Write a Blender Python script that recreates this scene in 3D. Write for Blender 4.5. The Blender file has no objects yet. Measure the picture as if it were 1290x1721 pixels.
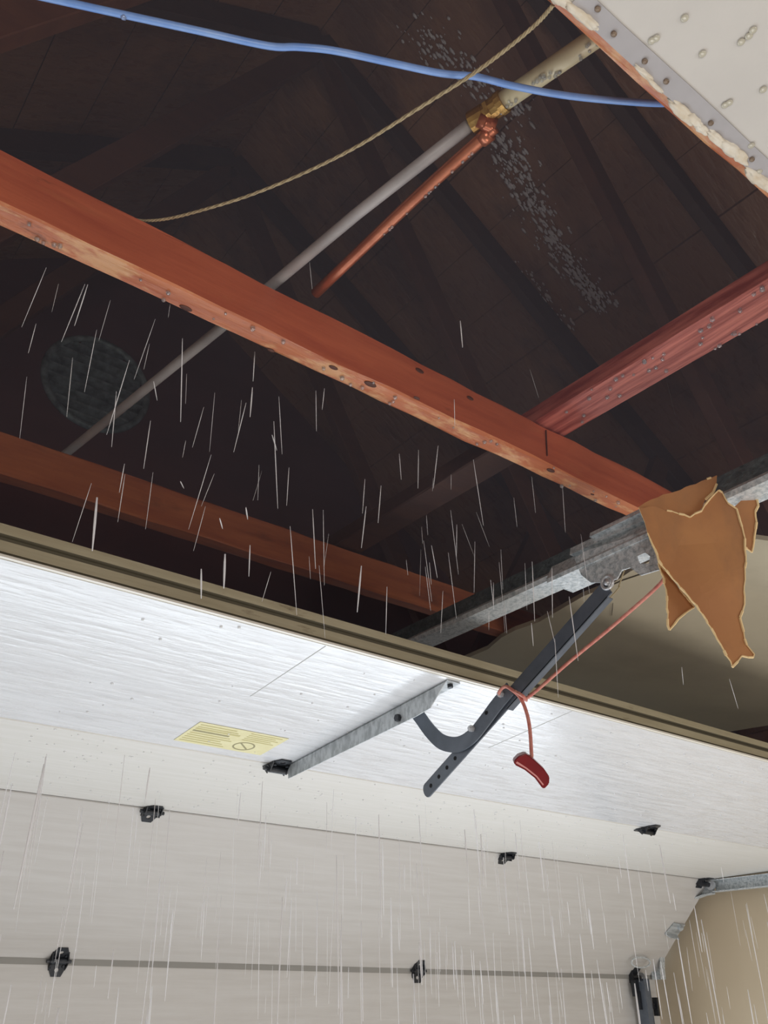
import bpy, bmesh, math, random
from mathutils import Vector, Matrix, noise
random.seed(7)
S = bpy.context.scene
COL = S.collection
OFF = Vector((0, 0, 1.8))          # the eye point is 1.8 m above the floor; shapes below are written relative to it
F = 1450.0
PITCH = math.atan(827 / F)
YAW = math.radians(37.5)

# ---------------------------------------------------------------- camera
cd = bpy.data.cameras.new('camera')
cam = bpy.data.objects.new('camera', cd); COL.objects.link(cam)
cd.sensor_fit = 'VERTICAL'; cd.sensor_height = 24.0; cd.lens = F / 1721 * 24.0
cd.shift_y = (860.5 - 860) / 1721
cd.clip_start = 0.01; cd.clip_end = 200
cam.location = OFF
cam.rotation_euler = (math.pi / 2 + PITCH, 0, -YAW)
S.camera = cam
S.view_settings.view_transform = 'Standard'
S.view_settings.look = 'None'
S.view_settings.gamma = 1
S.view_settings.use_curve_mapping = False
S.view_settings.exposure = 0.0

# ---------------------------------------------------------------- world and lights
w = bpy.data.worlds.new('world'); S.world = w; w.use_nodes = True
bg = w.node_tree.nodes['Background']
bg.inputs[0].default_value = (0.74, 0.86, 1.0, 1); bg.inputs[1].default_value = 0.9

def area(name, loc, direction, sx, sy, power, color, spread=180):
    l = bpy.data.lights.new(name, 'AREA'); l.shape = 'RECTANGLE'; l.size = sx; l.size_y = sy
    l.energy = power; l.color = color; l.spread = math.radians(spread)
    o = bpy.data.objects.new(name, l); COL.objects.link(o)
    o.location = Vector(loc) + OFF
    o.rotation_euler = Vector(direction).to_track_quat('-Z', 'Y').to_euler()
    return o
# daylight under the half-open door, then three unseen fill lights added behind and below
area('door_gap_daylight', (1.3, 2.97, -1.12), (0, -1.0, 0.10), 4.7, 1.15, 55, (0.84, 0.92, 1.0))
area('rear_fill_light', (2.2, -3.38, -0.75), (-0.1, 1, 0.18), 2.6, 1.5, 42, (1.0, 0.95, 0.90))  # added fill from behind; no window is known there
area('camera_side_fill', (-0.25, -0.55, 0.05), (0.42, 0.8, 0.45), 0.25, 0.25, 6.0, (1.0, 0.96, 0.92))  # added fill from beside the camera, not a known lamp
area('floor_bounce_fill', (1.7, 0.75, -1.70), (0.0, 0.0, 1), 1.8, 1.0, 23, (1.0, 0.95, 0.90))  # added upward fill standing in for daylight bounced off the floor

# ---------------------------------------------------------------- projection helpers (a pixel of the photo to a place in the room)
FW = Vector((math.sin(YAW) * math.cos(PITCH), math.cos(YAW) * math.cos(PITCH), math.sin(PITCH)))
RT = Vector((math.cos(YAW), -math.sin(YAW), 0)); UP = RT.cross(FW)
def ray(u, v): return RT * ((u - 645) / F) + UP * ((860 - v) / F) + FW
def at_x(u, v, x): r = ray(u, v); return r * (x / r.x)
def at_y(u, v, y): r = ray(u, v); return r * (y / r.y)
def at_z(u, v, z): r = ray(u, v); return r * (z / r.z)
def on_plane(u, v, p, n): r = ray(u, v); return r * (Vector(p).dot(n) / r.dot(n))

# ---------------------------------------------------------------- materials
def srgb(r, g, b):
    f = lambda c: (c / 255 / 12.92) if c / 255 <= 0.04045 else ((c / 255 + 0.055) / 1.055) ** 2.4
    return (f(r), f(g), f(b), 1)
def mat(name, base, rough=0.6, metal=0.0, var=None, scale=(8, 8, 8), bump=0.0, bscale=None, coat=0.0,
        detail=5, ramp=(0.35, 0.7), extra=None, trans=0.0, spec=0.5, alpha=1.0, rvar=0.0, bdist=0.01):
    m = bpy.data.materials.new(name); m.use_nodes = True
    nt = m.node_tree; N = nt.nodes; L = nt.links
    b = N['Principled BSDF']
    b.inputs['Base Color'].default_value = base
    b.inputs['Roughness'].default_value = rough
    b.inputs['Metallic'].default_value = metal
    b.inputs['Coat Weight'].default_value = coat
    b.inputs['Coat Roughness'].default_value = 0.12
    b.inputs['Transmission Weight'].default_value = trans
    b.inputs['Specular IOR Level'].default_value = spec
    b.inputs['Alpha'].default_value = alpha
    tc = N.new('ShaderNodeTexCoord'); mp = N.new('ShaderNodeMapping')
    mp.inputs['Scale'].default_value = scale
    L.new(tc.outputs['Object'], mp.inputs['Vector'])
    nz = N.new('ShaderNodeTexNoise'); nz.inputs['Scale'].default_value = 1.0; nz.inputs['Detail'].default_value = detail
    nz.inputs['Roughness'].default_value = 0.62
    L.new(mp.outputs[0], nz.inputs['Vector'])
    last = None
    if var:
        cr = N.new('ShaderNodeValToRGB')
        cr.color_ramp.elements[0].position = ramp[0]; cr.color_ramp.elements[1].position = ramp[1]
        cr.color_ramp.elements[0].color = base; cr.color_ramp.elements[1].color = var
        L.new(nz.outputs['Fac'], cr.inputs['Fac']); last = cr.outputs['Color']
    for (col, sc, lo, hi, amt) in (extra or []):     # patches of wear with a shape of their own
        mp2 = N.new('ShaderNodeMapping'); mp2.inputs['Scale'].default_value = sc; mp2.inputs['Location'].default_value = (3.1 * lo * 10, 1.7, 4.4)
        L.new(tc.outputs['Object'], mp2.inputs['Vector'])
        n2 = N.new('ShaderNodeTexNoise'); n2.inputs['Scale'].default_value = 1.0; n2.inputs['Detail'].default_value = 6
        n2.inputs['Roughness'].default_value = 0.65
        L.new(mp2.outputs[0], n2.inputs['Vector'])
        mr = N.new('ShaderNodeMapRange'); mr.inputs['From Min'].default_value = lo; mr.inputs['From Max'].default_value = hi
        mr.inputs['To Max'].default_value = amt
        L.new(n2.outputs['Fac'], mr.inputs['Value'])
        mx = N.new('ShaderNodeMix'); mx.data_type = 'RGBA'
        L.new(mr.outputs[0], mx.inputs['Factor'])
        if last: L.new(last, mx.inputs[6])
        else: mx.inputs[6].default_value = base
        mx.inputs[7].default_value = col
        last = mx.outputs[2]
    if last: L.new(last, b.inputs['Base Color'])
    if bump:
        if bscale:
            mp3 = N.new('ShaderNodeMapping'); mp3.inputs['Scale'].default_value = bscale
            L.new(tc.outputs['Object'], mp3.inputs['Vector'])
            n3 = N.new('ShaderNodeTexNoise'); n3.inputs['Scale'].default_value = 1.0; n3.inputs['Detail'].default_value = 4
            L.new(mp3.outputs[0], n3.inputs['Vector']); src = n3
        else: src = nz
        bp = N.new('ShaderNodeBump'); bp.inputs['Strength'].default_value = bump; bp.inputs['Distance'].default_value = bdist
        L.new(src.outputs['Fac'], bp.inputs['Height']); L.new(bp.outputs[0], b.inputs['Normal'])
        if coat: L.new(bp.outputs[0], b.inputs['Coat Normal'])
        if rvar:
            mr = N.new('ShaderNodeMapRange'); mr.inputs['From Min'].default_value = 0.35; mr.inputs['From Max'].default_value = 0.65
            mr.inputs['To Min'].default_value = max(0.05, rough - rvar); mr.inputs['To Max'].default_value = min(1, rough + rvar)
            L.new(src.outputs['Fac'], mr.inputs['Value']); L.new(mr.outputs[0], b.inputs['Roughness'])
    return m

M = {}
M['timber'] = mat('red_brown_timber', srgb(174, 84, 58), 0.45, var=srgb(200, 106, 72), scale=(3, 34, 34), bump=0.35, coat=0.15,
                  extra=[(srgb(196, 122, 78), (5, 24, 24), 0.58, 0.7, 0.35), (srgb(84, 42, 30), (7, 20, 20), 0.64, 0.72, 0.6)], bdist=0.004)
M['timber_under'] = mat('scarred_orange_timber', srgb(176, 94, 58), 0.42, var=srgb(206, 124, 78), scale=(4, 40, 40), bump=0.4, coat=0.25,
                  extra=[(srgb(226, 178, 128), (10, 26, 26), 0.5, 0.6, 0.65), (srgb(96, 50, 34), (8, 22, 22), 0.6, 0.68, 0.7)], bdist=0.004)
M['timber_far'] = mat('dull_brown_timber', srgb(128, 66, 44), 0.6, var=srgb(160, 92, 58), scale=(3, 30, 30), bump=0.3,
                  extra=[(srgb(80, 44, 34), (5, 14, 14), 0.55, 0.66, 0.5)], bdist=0.004)  # darker brown timber for the two far trusses
M['timber_red'] = mat('dark_red_timber', srgb(140, 62, 56), 0.4, var=srgb(196, 112, 100), scale=(90, 5, 60), bump=0.5, coat=0.2,
                  ramp=(0.4, 0.62), bdist=0.004)
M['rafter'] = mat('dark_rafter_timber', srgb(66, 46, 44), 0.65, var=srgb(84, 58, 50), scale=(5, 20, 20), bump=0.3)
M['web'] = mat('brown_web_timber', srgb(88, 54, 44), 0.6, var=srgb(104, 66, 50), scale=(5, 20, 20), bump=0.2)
M['sheathing'] = mat('dark_brown_roof_boards', srgb(142, 98, 78), 0.4, var=srgb(166, 120, 92), scale=(2, 3, 2), bump=0.6, bscale=(14, 45, 14),
                  extra=[(srgb(92, 62, 56), (1.4, 2.2, 1.4), 0.5, 0.62, 0.7)], rvar=0.22, bdist=0.012)
M['gable'] = mat('dark_gable_boards', srgb(104, 66, 70), 0.7, var=srgb(118, 76, 78), scale=(3, 3, 9), bump=0.2)
M['drywall'] = mat('painted_white_ceiling', srgb(200, 195, 190), 0.7, var=srgb(208, 203, 197), scale=(6, 6, 6), bump=0.15, bscale=(70, 70, 70), bdist=0.003,
                  extra=[(srgb(200, 186, 160), (7, 9, 7), 0.66, 0.74, 0.5)])
M['tape'] = mat('grey_paper_strip', srgb(168, 164, 166), 0.75, var=srgb(178, 174, 176), scale=(20, 20, 20))
M['plaster'] = mat('broken_white_plaster', srgb(228, 220, 206), 0.8, var=srgb(206, 188, 160), scale=(40, 40, 40), bump=0.5, bdist=0.004)
M['beige_ceiling'] = mat('wet_beige_drywall', srgb(186, 176, 154), 0.65, var=srgb(176, 166, 144), scale=(2, 2, 2),
                  extra=[(srgb(146, 136, 116), (1.2, 2.0, 2), 0.5, 0.7, 0.5)])
M['beige_wall'] = mat('beige_painted_wall', srgb(196, 180, 154), 0.6, var=srgb(186, 168, 142), scale=(1.5, 1.5, 1.0))
M['concrete'] = mat('wet_concrete', srgb(196, 194, 190), 0.5, var=srgb(176, 174, 170), scale=(2, 2, 2), bump=0.1)
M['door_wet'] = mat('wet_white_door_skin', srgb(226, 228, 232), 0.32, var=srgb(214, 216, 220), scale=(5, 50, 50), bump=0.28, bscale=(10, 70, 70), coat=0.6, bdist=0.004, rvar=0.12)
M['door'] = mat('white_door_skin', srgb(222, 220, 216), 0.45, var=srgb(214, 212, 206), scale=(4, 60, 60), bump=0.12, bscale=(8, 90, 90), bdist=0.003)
M['door_shaded'] = mat('shaded_door_skin', srgb(208, 206, 204), 0.5, var=srgb(200, 197, 194), scale=(4, 60, 60), bump=0.12, bscale=(8, 90, 90), bdist=0.003)  # same white paint, darkened for the shade on the two lowest sections
M['rail_olive'] = mat('olive_aluminium_edge', srgb(182, 174, 148), 0.5, metal=0.1, var=srgb(158, 148, 122), scale=(3, 40, 40), bump=0.1,
                  extra=[(srgb(92, 74, 52), (7, 30, 30), 0.62, 0.7, 0.6)])
M['edge_white'] = mat('bright_skin_edge', srgb(232, 228, 218), 0.3)
M['groove_shade'] = mat('dark_groove_shade', srgb(92, 86, 70), 0.6)  # shade of the shallow rail grooves put into a dark colour
M['galv'] = mat('galvanised_steel', srgb(236, 240, 243), 0.36, metal=0.12, var=srgb(160, 170, 176), scale=(130, 130, 130), bump=0.45, ramp=(0.3, 0.65), rvar=0.12, bdist=0.004)
M['galv_dull'] = mat('dull_galvanised_steel', srgb(198, 204, 208), 0.42, metal=0.15, var=srgb(160, 166, 170), scale=(14, 90, 40), bump=0.15, ramp=(0.4, 0.6), bdist=0.003)
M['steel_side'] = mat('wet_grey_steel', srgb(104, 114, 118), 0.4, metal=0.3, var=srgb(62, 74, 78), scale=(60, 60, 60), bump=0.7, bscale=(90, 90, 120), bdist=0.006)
M['arm'] = mat('dark_grey_steel_arm', srgb(104, 112, 124), 0.4, metal=0.1, var=srgb(88, 96, 108), scale=(20, 20, 20), bump=0.1)
M['bolt'] = mat('bright_steel_bolt', srgb(206, 208, 212), 0.3, metal=0.3)
M['black'] = mat('black_hinge_metal', srgb(34, 36, 42), 0.35, metal=0.2, var=srgb(52, 56, 62), scale=(60, 60, 60), bump=0.2)
M['hole'] = mat('hole_shade', srgb(14, 14, 18), 0.9)  # dark inside of bolt holes, painted as a colour on discs
M['cord'] = mat('faded_red_cord', srgb(202, 116, 106), 0.6, var=srgb(222, 158, 142), scale=(90, 90, 90))
M['grip'] = mat('dark_red_plastic', srgb(132, 26, 34), 0.3, var=srgb(116, 20, 28), scale=(30, 30, 30), coat=0.4)
M['grip_in'] = mat('pale_red_plastic', srgb(220, 150, 146), 0.4)
M['blue'] = mat('blue_cable_sheath', srgb(112, 152, 220), 0.35, var=srgb(140, 174, 230), scale=(20, 20, 20))
M['rope'] = mat('tan_rope', srgb(186, 168, 132), 0.8, var=srgb(150, 132, 100), scale=(160, 160, 160), bump=0.6, bdist=0.003)
M['pipe_cream'] = mat('cream_plastic_pipe', srgb(208, 194, 160), 0.4, var=srgb(192, 178, 146), scale=(20, 20, 20), coat=0.2)
M['pipe_grey'] = mat('pale_grey_pipe', srgb(172, 166, 166), 0.45, var=srgb(150, 144, 144), scale=(12, 12, 12))
M['copper'] = mat('copper_pipe', srgb(196, 122, 92), 0.32, metal=0.7, var=srgb(158, 88, 64), scale=(14, 14, 14), bump=0.15)
M['brass'] = mat('brass_fitting', srgb(184, 148, 86), 0.35, metal=0.7, var=srgb(150, 110, 62), scale=(40, 40, 40), bump=0.3)
M['paper'] = mat('brown_drywall_paper', srgb(178, 122, 78), 0.75, var=srgb(192, 136, 86), scale=(6, 6, 6), bump=0.1,
                  extra=[(srgb(142, 104, 76), (8, 8, 5), 0.52, 0.7, 0.5)])
M['paper_edge'] = mat('pale_torn_paper_edge', srgb(242, 212, 160), 0.8)
M['yellow'] = mat('pale_yellow_sticker', srgb(228, 222, 176), 0.5, var=srgb(220, 212, 160), scale=(30, 30, 30))
M['ink'] = mat('faded_print', srgb(196, 187, 128), 0.6)
M['ink_dark'] = mat('dark_print', srgb(150, 144, 104), 0.6)
M['vent_back'] = mat('dark_insect_screen', srgb(30, 40, 44), 0.6)
M['vent'] = mat('teal_grey_vent_metal', srgb(176, 192, 198), 0.5, metal=0.2, var=srgb(70, 84, 90), scale=(20, 20, 20))
M['seam'] = mat('grey_seam', srgb(150, 148, 144), 0.7)
M['seam_pale'] = mat('pale_seam', srgb(196, 197, 196), 0.6)
M['nail'] = mat('rusty_nail_head', srgb(136, 118, 100), 0.4, metal=0.2, var=srgb(110, 90, 74), scale=(200, 200, 200))
M['bead'] = mat('white_lit_bead', srgb(246, 248, 250), 0.08, alpha=0.7, coat=0.6)
M['knot'] = mat('dark_knot', srgb(84, 44, 30), 0.6)
M['water'] = mat('water_drop', srgb(236, 240, 246), 0.04, trans=0.85, coat=0.3)
M['stream'] = mat('falling_water', srgb(252, 252, 255), 0.25, alpha=0.58)
M['stain'] = mat('yellowish_drop', srgb(206, 200, 182), 0.08, alpha=0.75, coat=0.5)
M['glint'] = mat('painted_sheen', srgb(250, 242, 252), 0.12, alpha=0.9, coat=0.6)

# ---------------------------------------------------------------- object helpers
WL = {}
def tag(o, label=None, cat=None, group=None, kind=None):
    if label: o['label'] = label
    if cat: o['category'] = cat
    if group: o['group'] = group
    if kind: o['kind'] = kind
    return o
def thing(name, loc, label, cat, group=None):
    o = bpy.data.objects.new(name, None); COL.objects.link(o)
    o.empty_display_size = 0.05
    o.location = Vector(loc) + OFF; WL[o.name] = o.location.copy()
    return tag(o, label, cat, group)
def obj(name, bm, mats, parent=None, smooth=False, kind=None):
    if not isinstance(mats, (list, tuple)): mats = [mats]
    for v in bm.verts: v.co += OFF
    if parent is None:
        lo = [min(v.co[i] for v in bm.verts) for i in range(3)]; hi = [max(v.co[i] for v in bm.verts) for i in range(3)]
        base = Vector(((lo[0] + hi[0]) / 2, (lo[1] + hi[1]) / 2, lo[2]))
    else: base = WL[parent.name]
    for v in bm.verts: v.co -= base
    bmesh.ops.recalc_face_normals(bm, faces=bm.faces[:])
    me = bpy.data.meshes.new(name); bm.to_mesh(me); bm.free()
    for m in mats: me.materials.append(m)
    if smooth:
        for p in me.polygons: p.use_smooth = True
    o = bpy.data.objects.new(name, me); COL.objects.link(o)
    if parent is None: o.location = base
    else: o.parent = parent
    WL[o.name] = base.copy()
    if kind: o['kind'] = kind
    return o
def nb(): return bmesh.new()
def hexa(bm, c, mi=0):
    vs = [bm.verts.new(p) for p in c]
    for f in ((0, 1, 2, 3), (4, 5, 6, 7), (0, 1, 5, 4), (1, 2, 6, 5), (2, 3, 7, 6), (3, 0, 4, 7)):
        fc = bm.faces.new([vs[i] for i in f]); fc.material_index = mi
def box(bm, x0, x1, y0, y1, z0, z1, mi=0):
    hexa(bm, [(x0, y0, z0), (x1, y0, z0), (x1, y1, z0), (x0, y1, z0), (x0, y0, z1), (x1, y0, z1), (x1, y1, z1), (x0, y1, z1)], mi)
def frame_for(d, up=Vector((0, 0, 1))):
    d = Vector(d).normalized(); s = d.cross(up)
    if s.length < 1e-4: s = d.cross(Vector((1, 0, 0)))
    s.normalize(); return d, s, s.cross(d).normalized()
def beam(bm, p, q, w_, h_, up=(0, 0, 1), bevel=0.0, mi=0, seg=1, jit=0.0):
    """a square-edged bar from p to q, w_ wide across and h_ deep along up"""
    p = Vector(p); q = Vector(q); d, s, u = frame_for(q - p, Vector(up))
    rings = []
    prof = [(-w_ / 2 + bevel, -h_ / 2), (w_ / 2 - bevel, -h_ / 2), (w_ / 2, -h_ / 2 + bevel), (w_ / 2, h_ / 2 - bevel),
            (w_ / 2 - bevel, h_ / 2), (-w_ / 2 + bevel, h_ / 2), (-w_ / 2, h_ / 2 - bevel), (-w_ / 2, -h_ / 2 + bevel)] if bevel else \
           [(-w_ / 2, -h_ / 2), (w_ / 2, -h_ / 2), (w_ / 2, h_ / 2), (-w_ / 2, h_ / 2)]
    for i in range(seg + 1):
        c = p.lerp(q, i / seg); r = []
        for k, (a, b) in enumerate(prof):
            ja = jit * noise.noise(Vector((c.x * 9 + k * 3.1, c.y * 9, c.z * 9)))
            r.append(bm.verts.new(c + s * (a + ja) + u * (b + ja * 0.6)))
        rings.append(r)
    n = len(prof)
    for i in range(seg):
        for k in range(n):
            f = bm.faces.new([rings[i][k], rings[i][(k + 1) % n], rings[i + 1][(k + 1) % n], rings[i + 1][k]]); f.material_index = mi
    bm.faces.new(rings[0]).material_index = mi; bm.faces.new(list(reversed(rings[-1]))).material_index = mi
def tube(bm, pts, r, n=10, mi=0, cap=True, rf=None):
    pts = [Vector(p) for p in pts]; rings = []; prev = None
    for i, p in enumerate(pts):
        a = pts[max(i - 1, 0)]; b = pts[min(i + 1, len(pts) - 1)]
        d = (b - a).normalized()
        if prev is None: _, s, u = frame_for(d)
        else:
            s = (prev - d * prev.dot(d))
            s = s.normalized() if s.length > 1e-5 else frame_for(d)[1]
            u = s.cross(d).normalized()
        prev = s
        rr = r * (rf(i / max(1, len(pts) - 1)) if rf else 1)
        rings.append([bm.verts.new(p + (s * math.cos(t) + u * math.sin(t)) * rr) for t in [2 * math.pi * k / n for k in range(n)]])
    for i in range(len(rings) - 1):
        for k in range(n):
            f = bm.faces.new([rings[i][k], rings[i][(k + 1) % n], rings[i + 1][(k + 1) % n], rings[i + 1][k]]); f.material_index = mi
    if cap:
        bm.faces.new(rings[0]).material_index = mi; bm.faces.new(list(reversed(rings[-1]))).material_index = mi
def smooth_path(pts, n=12):
    pts = [Vector(p) for p in pts]; out = []
    P = [pts[0] * 2 - pts[1]] + pts + [pts[-1] * 2 - pts[-2]]
    for i in range(1, len(P) - 2):
        for k in range(n):
            t = k / n; a, b, c, d = P[i - 1], P[i], P[i + 1], P[i + 2]
            out.append(0.5 * ((2 * b) + (c - a) * t + (2 * a - 5 * b + 4 * c - d) * t * t + (3 * b - a - 3 * c + d) * t ** 3))
    out.append(pts[-1]); return out
def prism(bm, poly, ext, mi=0, rim=None, cuts=0):
    """flat outline (3-D points) given thickness ext; holes not supported"""
    ext = Vector(ext)
    a = [bm.verts.new(Vector(p)) for p in poly]
    eds = [bm.edges.new((a[i], a[(i + 1) % len(a)])) for i in range(len(a))]
    r = bmesh.ops.triangle_fill(bm, edges=eds, use_beauty=True)
    fs = [g for g in r['geom'] if isinstance(g, bmesh.types.BMFace)]
    for f in fs: f.material_index = mi
    e = bmesh.ops.extrude_face_region(bm, geom=fs)
    nv = [g for g in e['geom'] if isinstance(g, bmesh.types.BMVert)]
    nf = set(g for g in e['geom'] if isinstance(g, bmesh.types.BMFace))
    bmesh.ops.translate(bm, vec=ext, verts=nv)
    side = set()
    for v in a:
        for f in v.link_faces:
            if f not in nf and f not in fs: side.add(f)
    for f in nf: f.material_index = mi
    for f in side: f.material_index = mi if rim is None else rim
def plate_holes(bm, outer, holes, ext, mi=0):
    """outline with holes (lists of 3-D points), given thickness"""
    ext = Vector(ext); eds = []
    for loop in [outer] + holes:
        a = [bm.verts.new(Vector(p)) for p in loop]
        eds += [bm.edges.new((a[i], a[(i + 1) % len(a)])) for i in range(len(a))]
    r = bmesh.ops.triangle_fill(bm, edges=eds, use_beauty=True)
    fs = [g for g in r['geom'] if isinstance(g, bmesh.types.BMFace)]
    e = bmesh.ops.extrude_face_region(bm, geom=fs)
    nv = [g for g in e['geom'] if isinstance(g, bmesh.types.BMVert)]
    bmesh.ops.translate(bm, vec=ext, verts=nv)
    for f in bm.faces: f.material_index = mi
def blob(bm, c, rx, ry=None, rz=None, mi=0, sub=1):
    ry = ry or rx; rz = rz or rx
    r = bmesh.ops.create_icosphere(bm, subdivisions=sub, radius=1)
    for v in r['verts']: v.co = Vector(c) + Vector((v.co.x * rx, v.co.y * ry, v.co.z * rz))
    for v in r['verts']:
        for f in v.link_faces: f.material_index = mi; f.smooth = True

# ================================================================ STRUCTURE
CE = 0.88        # underside of the joists
XR = 3.80; XL = -2.0; YF = 2.88; YB = -3.45
b = nb(); box(b, XL - 0.3, XR + 0.3, YB - 0.3, 9.0, -1.95, -1.8); tag(obj('floor', b, M['concrete']), kind='structure')
b = nb(); box(b, XR, XR + 0.12, YB, YF, -1.8, 0.97); tag(obj('wall_right', b, M['beige_wall']), kind='structure')
b = nb(); box(b, XL - 0.12, XL, YB, YF, -1.8, 0.97); tag(obj('wall_left', b, M['beige_wall']), kind='structure')
b = nb()
box(b, XL - 0.12, 0.9, YB - 0.12, YB, -1.8, 0.97); box(b, 3.5, XR + 0.12, YB - 0.12, YB, -1.8, 0.97)
box(b, 0.9, 3.5, YB - 0.12, YB, -1.8, -1.5); box(b, 0.9, 3.5, YB - 0.12, YB, 0.0, 0.97)  # unseen opening added to let light in from behind
tag(obj('wall_back', b, M['beige_wall']), kind='structure')
b = nb()
box(b, XL, -1.2, YF, YF + 0.14, -1.8, 0.97); box(b, 3.76, XR + 0.12, YF, YF + 0.14, -1.8, 0.97)
box(b, -1.2, 3.76, YF, YF + 0.14, 0.52, 0.97)
tag(obj('wall_front', b, M['beige_wall']), kind='structure')
# gable wall above the door, with a round hole for the vent
XRI, ZRI, MR = 0.92, 2.98, 0.666
VC = (0.765, 2.17); VR = 0.205
b = nb()
outer = [(XL - 0.1, YF + 0.02, 0.93), (XR + 0.1, YF + 0.02, 0.93), (XR + 0.1, YF + 0.02, 1.06), (XRI, YF + 0.02, ZRI + 0.06), (XL - 0.1, YF + 0.02, 1.0)]
hole = [(VC[0] + VR * math.cos(t), YF + 0.02, VC[1] + VR * math.sin(t)) for t in [2 * math.pi * k / 40 for k in range(40)]]
plate_holes(b, outer, [hole], (0, 0.05, 0))
tag(obj('wall_gable', b, M['gable']), kind='structure')
b = nb(); prism(b, [(XL - 0.1, YB, 0.93), (XR + 0.1, YB, 0.93), (XR + 0.1, YB, 1.06), (XRI, YB, ZRI + 0.06), (XL - 0.1, YB, 1.0)], (0, -0.05, 0))
tag(obj('wall_gable_back', b, M['gable']), kind='structure')
# roof boards: individual planks, running along the ridge, laid on the rafters
def deck(side):
    b = nb()
    n = 17; L = math.hypot(1, MR)
    run = (XR + 0.35 - XRI) if side > 0 else (XRI - XL + 0.35)
    wdt = run / n
    for i in range(n):
        x0 = i * wdt + 0.0015; x1 = (i + 1) * wdt - 0.0015
        lift = 0.002 * (i % 3)
        p = []
        for (yy) in (YB - 0.2, YF + 0.2):
            for (xx) in (x0, x1):
                p.append((XRI + side * xx, yy, ZRI + 0.005 - MR * xx + lift))
        a0, a1, c0, c1 = [Vector(q) for q in p]
        t = Vector((0, 0, 0.025))
        hexa(b, [a0, a1, c1, c0, a0 + t, a1 + t, c1 + t, c0 + t])
    return b
tag(obj('ceiling_roof_boards_right', deck(1), M['sheathing']), kind='structure')
tag(obj('ceiling_roof_boards_left', deck(-1), M['sheathing']), kind='structure')
b = nb()
for s in (1, -1):
    run = (XR + 0.4 - XRI) if s > 0 else (XRI - XL + 0.4)
    z = 0.05
    pts = [(XRI, YB - 0.25, ZRI + z), (XRI + s * run, YB - 0.25, ZRI - MR * run + z), (XRI + s * run, YF + 0.25, ZRI - MR * run + z), (XRI, YF + 0.25, ZRI + z)]
    hexa(b, [Vector(p) for p in pts] + [Vector(p) + Vector((0, 0, 0.02)) for p in pts])
tag(obj('ceiling_roof_shingles', b, M['gable']), kind='structure')

# ---- mist hanging in the roof space above the hole
b = nb()
gz = lambda x: ZRI - MR * abs(x - XRI) - 0.01
for lo in (0.66,):
    prism(b, [(XL + 0.03, -1.2, lo), (XR - 0.03, -1.2, lo), (XR - 0.03, -1.2, gz(XR)), (XRI, -1.2, ZRI - 0.02), (XL + 0.03, -1.2, gz(XL))], (0, 1.2 + YF - 0.03, 0))
mm = bpy.data.materials.new('thin_mist'); mm.use_nodes = True; nn_ = mm.node_tree; nn_.nodes.remove(nn_.nodes['Principled BSDF'])
vs_ = nn_.nodes.new('ShaderNodeVolumeScatter'); vs_.inputs['Color'].default_value = (0.93, 0.84, 1.0, 1); vs_.inputs['Density'].default_value = 0.105; vs_.inputs['Anisotropy'].default_value = 0.0
nn_.links.new(vs_.outputs[0], nn_.nodes['Material Output'].inputs['Volume'])
tag(obj('mist', b, mm), 'thin bluish mist filling the dark roof space above the door', 'mist', kind='stuff')

# ---- the ceiling that still hangs: near sheet (top right of the photo) and far sheet (right)
ZD = CE - 0.012
def jag(p, q, n, amp, seed):
    rnd = random.Random(seed); out = []
    p = Vector(p); q = Vector(q); d = (q - p).normalized(); s = Vector((-d.y, d.x, 0))
    for i in range(n + 1):
        a = rnd.uniform(-amp, amp) if 0 < i < n else 0
        out.append(p.lerp(q, i / n) + s * a)
    return out
E0 = 0.284
b = nb()
edge = jag((0.436, E0, ZD), (XR, E0, ZD), 60, 0.0025, 3)
back = [Vector((XR, YB, ZD)), Vector((0.436, YB, ZD))]
prism(b, edge + back, (0, 0, 0.012))
ceil_near = tag(obj('ceiling', b, M['drywall']), kind='structure')
b = nb(); tp = jag((0.45, E0 - 0.0005, ZD - 0.0006), (2.2, E0 - 0.0005, ZD - 0.0006), 50, 0.002, 5); tq = jag((2.2, 0.262, ZD - 0.0006), (0.45, 0.262, ZD - 0.0006), 30, 0.0006, 6)
prism(b, tp + tq, (0, 0, -0.0008)); obj('seam_tape', b, M['tape'], ceil_near)
# plaster crumbs along the broken edge
rnd = random.Random(11)
for (u, v, L_, wd) in [(975, 24, .05, .010), (990, 34, .03, .008), (1082, 122, .03, .006), (1100, 142, .03, .005), (1148, 188, .05, .012), (1165, 200, .03, .010), (1178, 214, .022, .010),
                       (1205, 232, .04, .010), (1228, 250, .05, .014), (1243, 262, .03, .012), (1272, 300, .05, .014), (1290, 310, .05, .012), (938, -4, .03, .012)]:
    c = at_z(u, v, ZD - 0.001); b = nb(); sd = rnd.uniform(0, 50)
    blob(b, (0, 0, 0), 1, sub=3)
    for q in b.verts:
        k = 1 + 0.45 * noise.noise(q.co * 1.8 + Vector((sd, 0, 0))) + 0.2 * noise.noise(q.co * 5 + Vector((sd, 3, 0)))
        q.co = c + Vector((q.co.x * L_ * 0.5 * k, q.co.y * wd * 0.5 * k, max(-0.9, q.co.z) * 0.004 * k))
    obj('plaster_crumb', b, M['plaster'], ceil_near)
for (u, v) in [(1030, 54), (1082, 100), (1118, 134), (1193, 204), (1262, 265), (1003, 12)]:
    c = at_z(u, v, ZD - 0.001); b = nb(); tube(b, [c, c + Vector((0, 0, -0.002))], 0.0026, 10); blob(b, c + Vector((0.0006, 0, -0.002)), 0.0036, 0.0032, 0.0016, sub=2)
    obj('nail', b, M['nail'], ceil_near)
b = nb()
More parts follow.
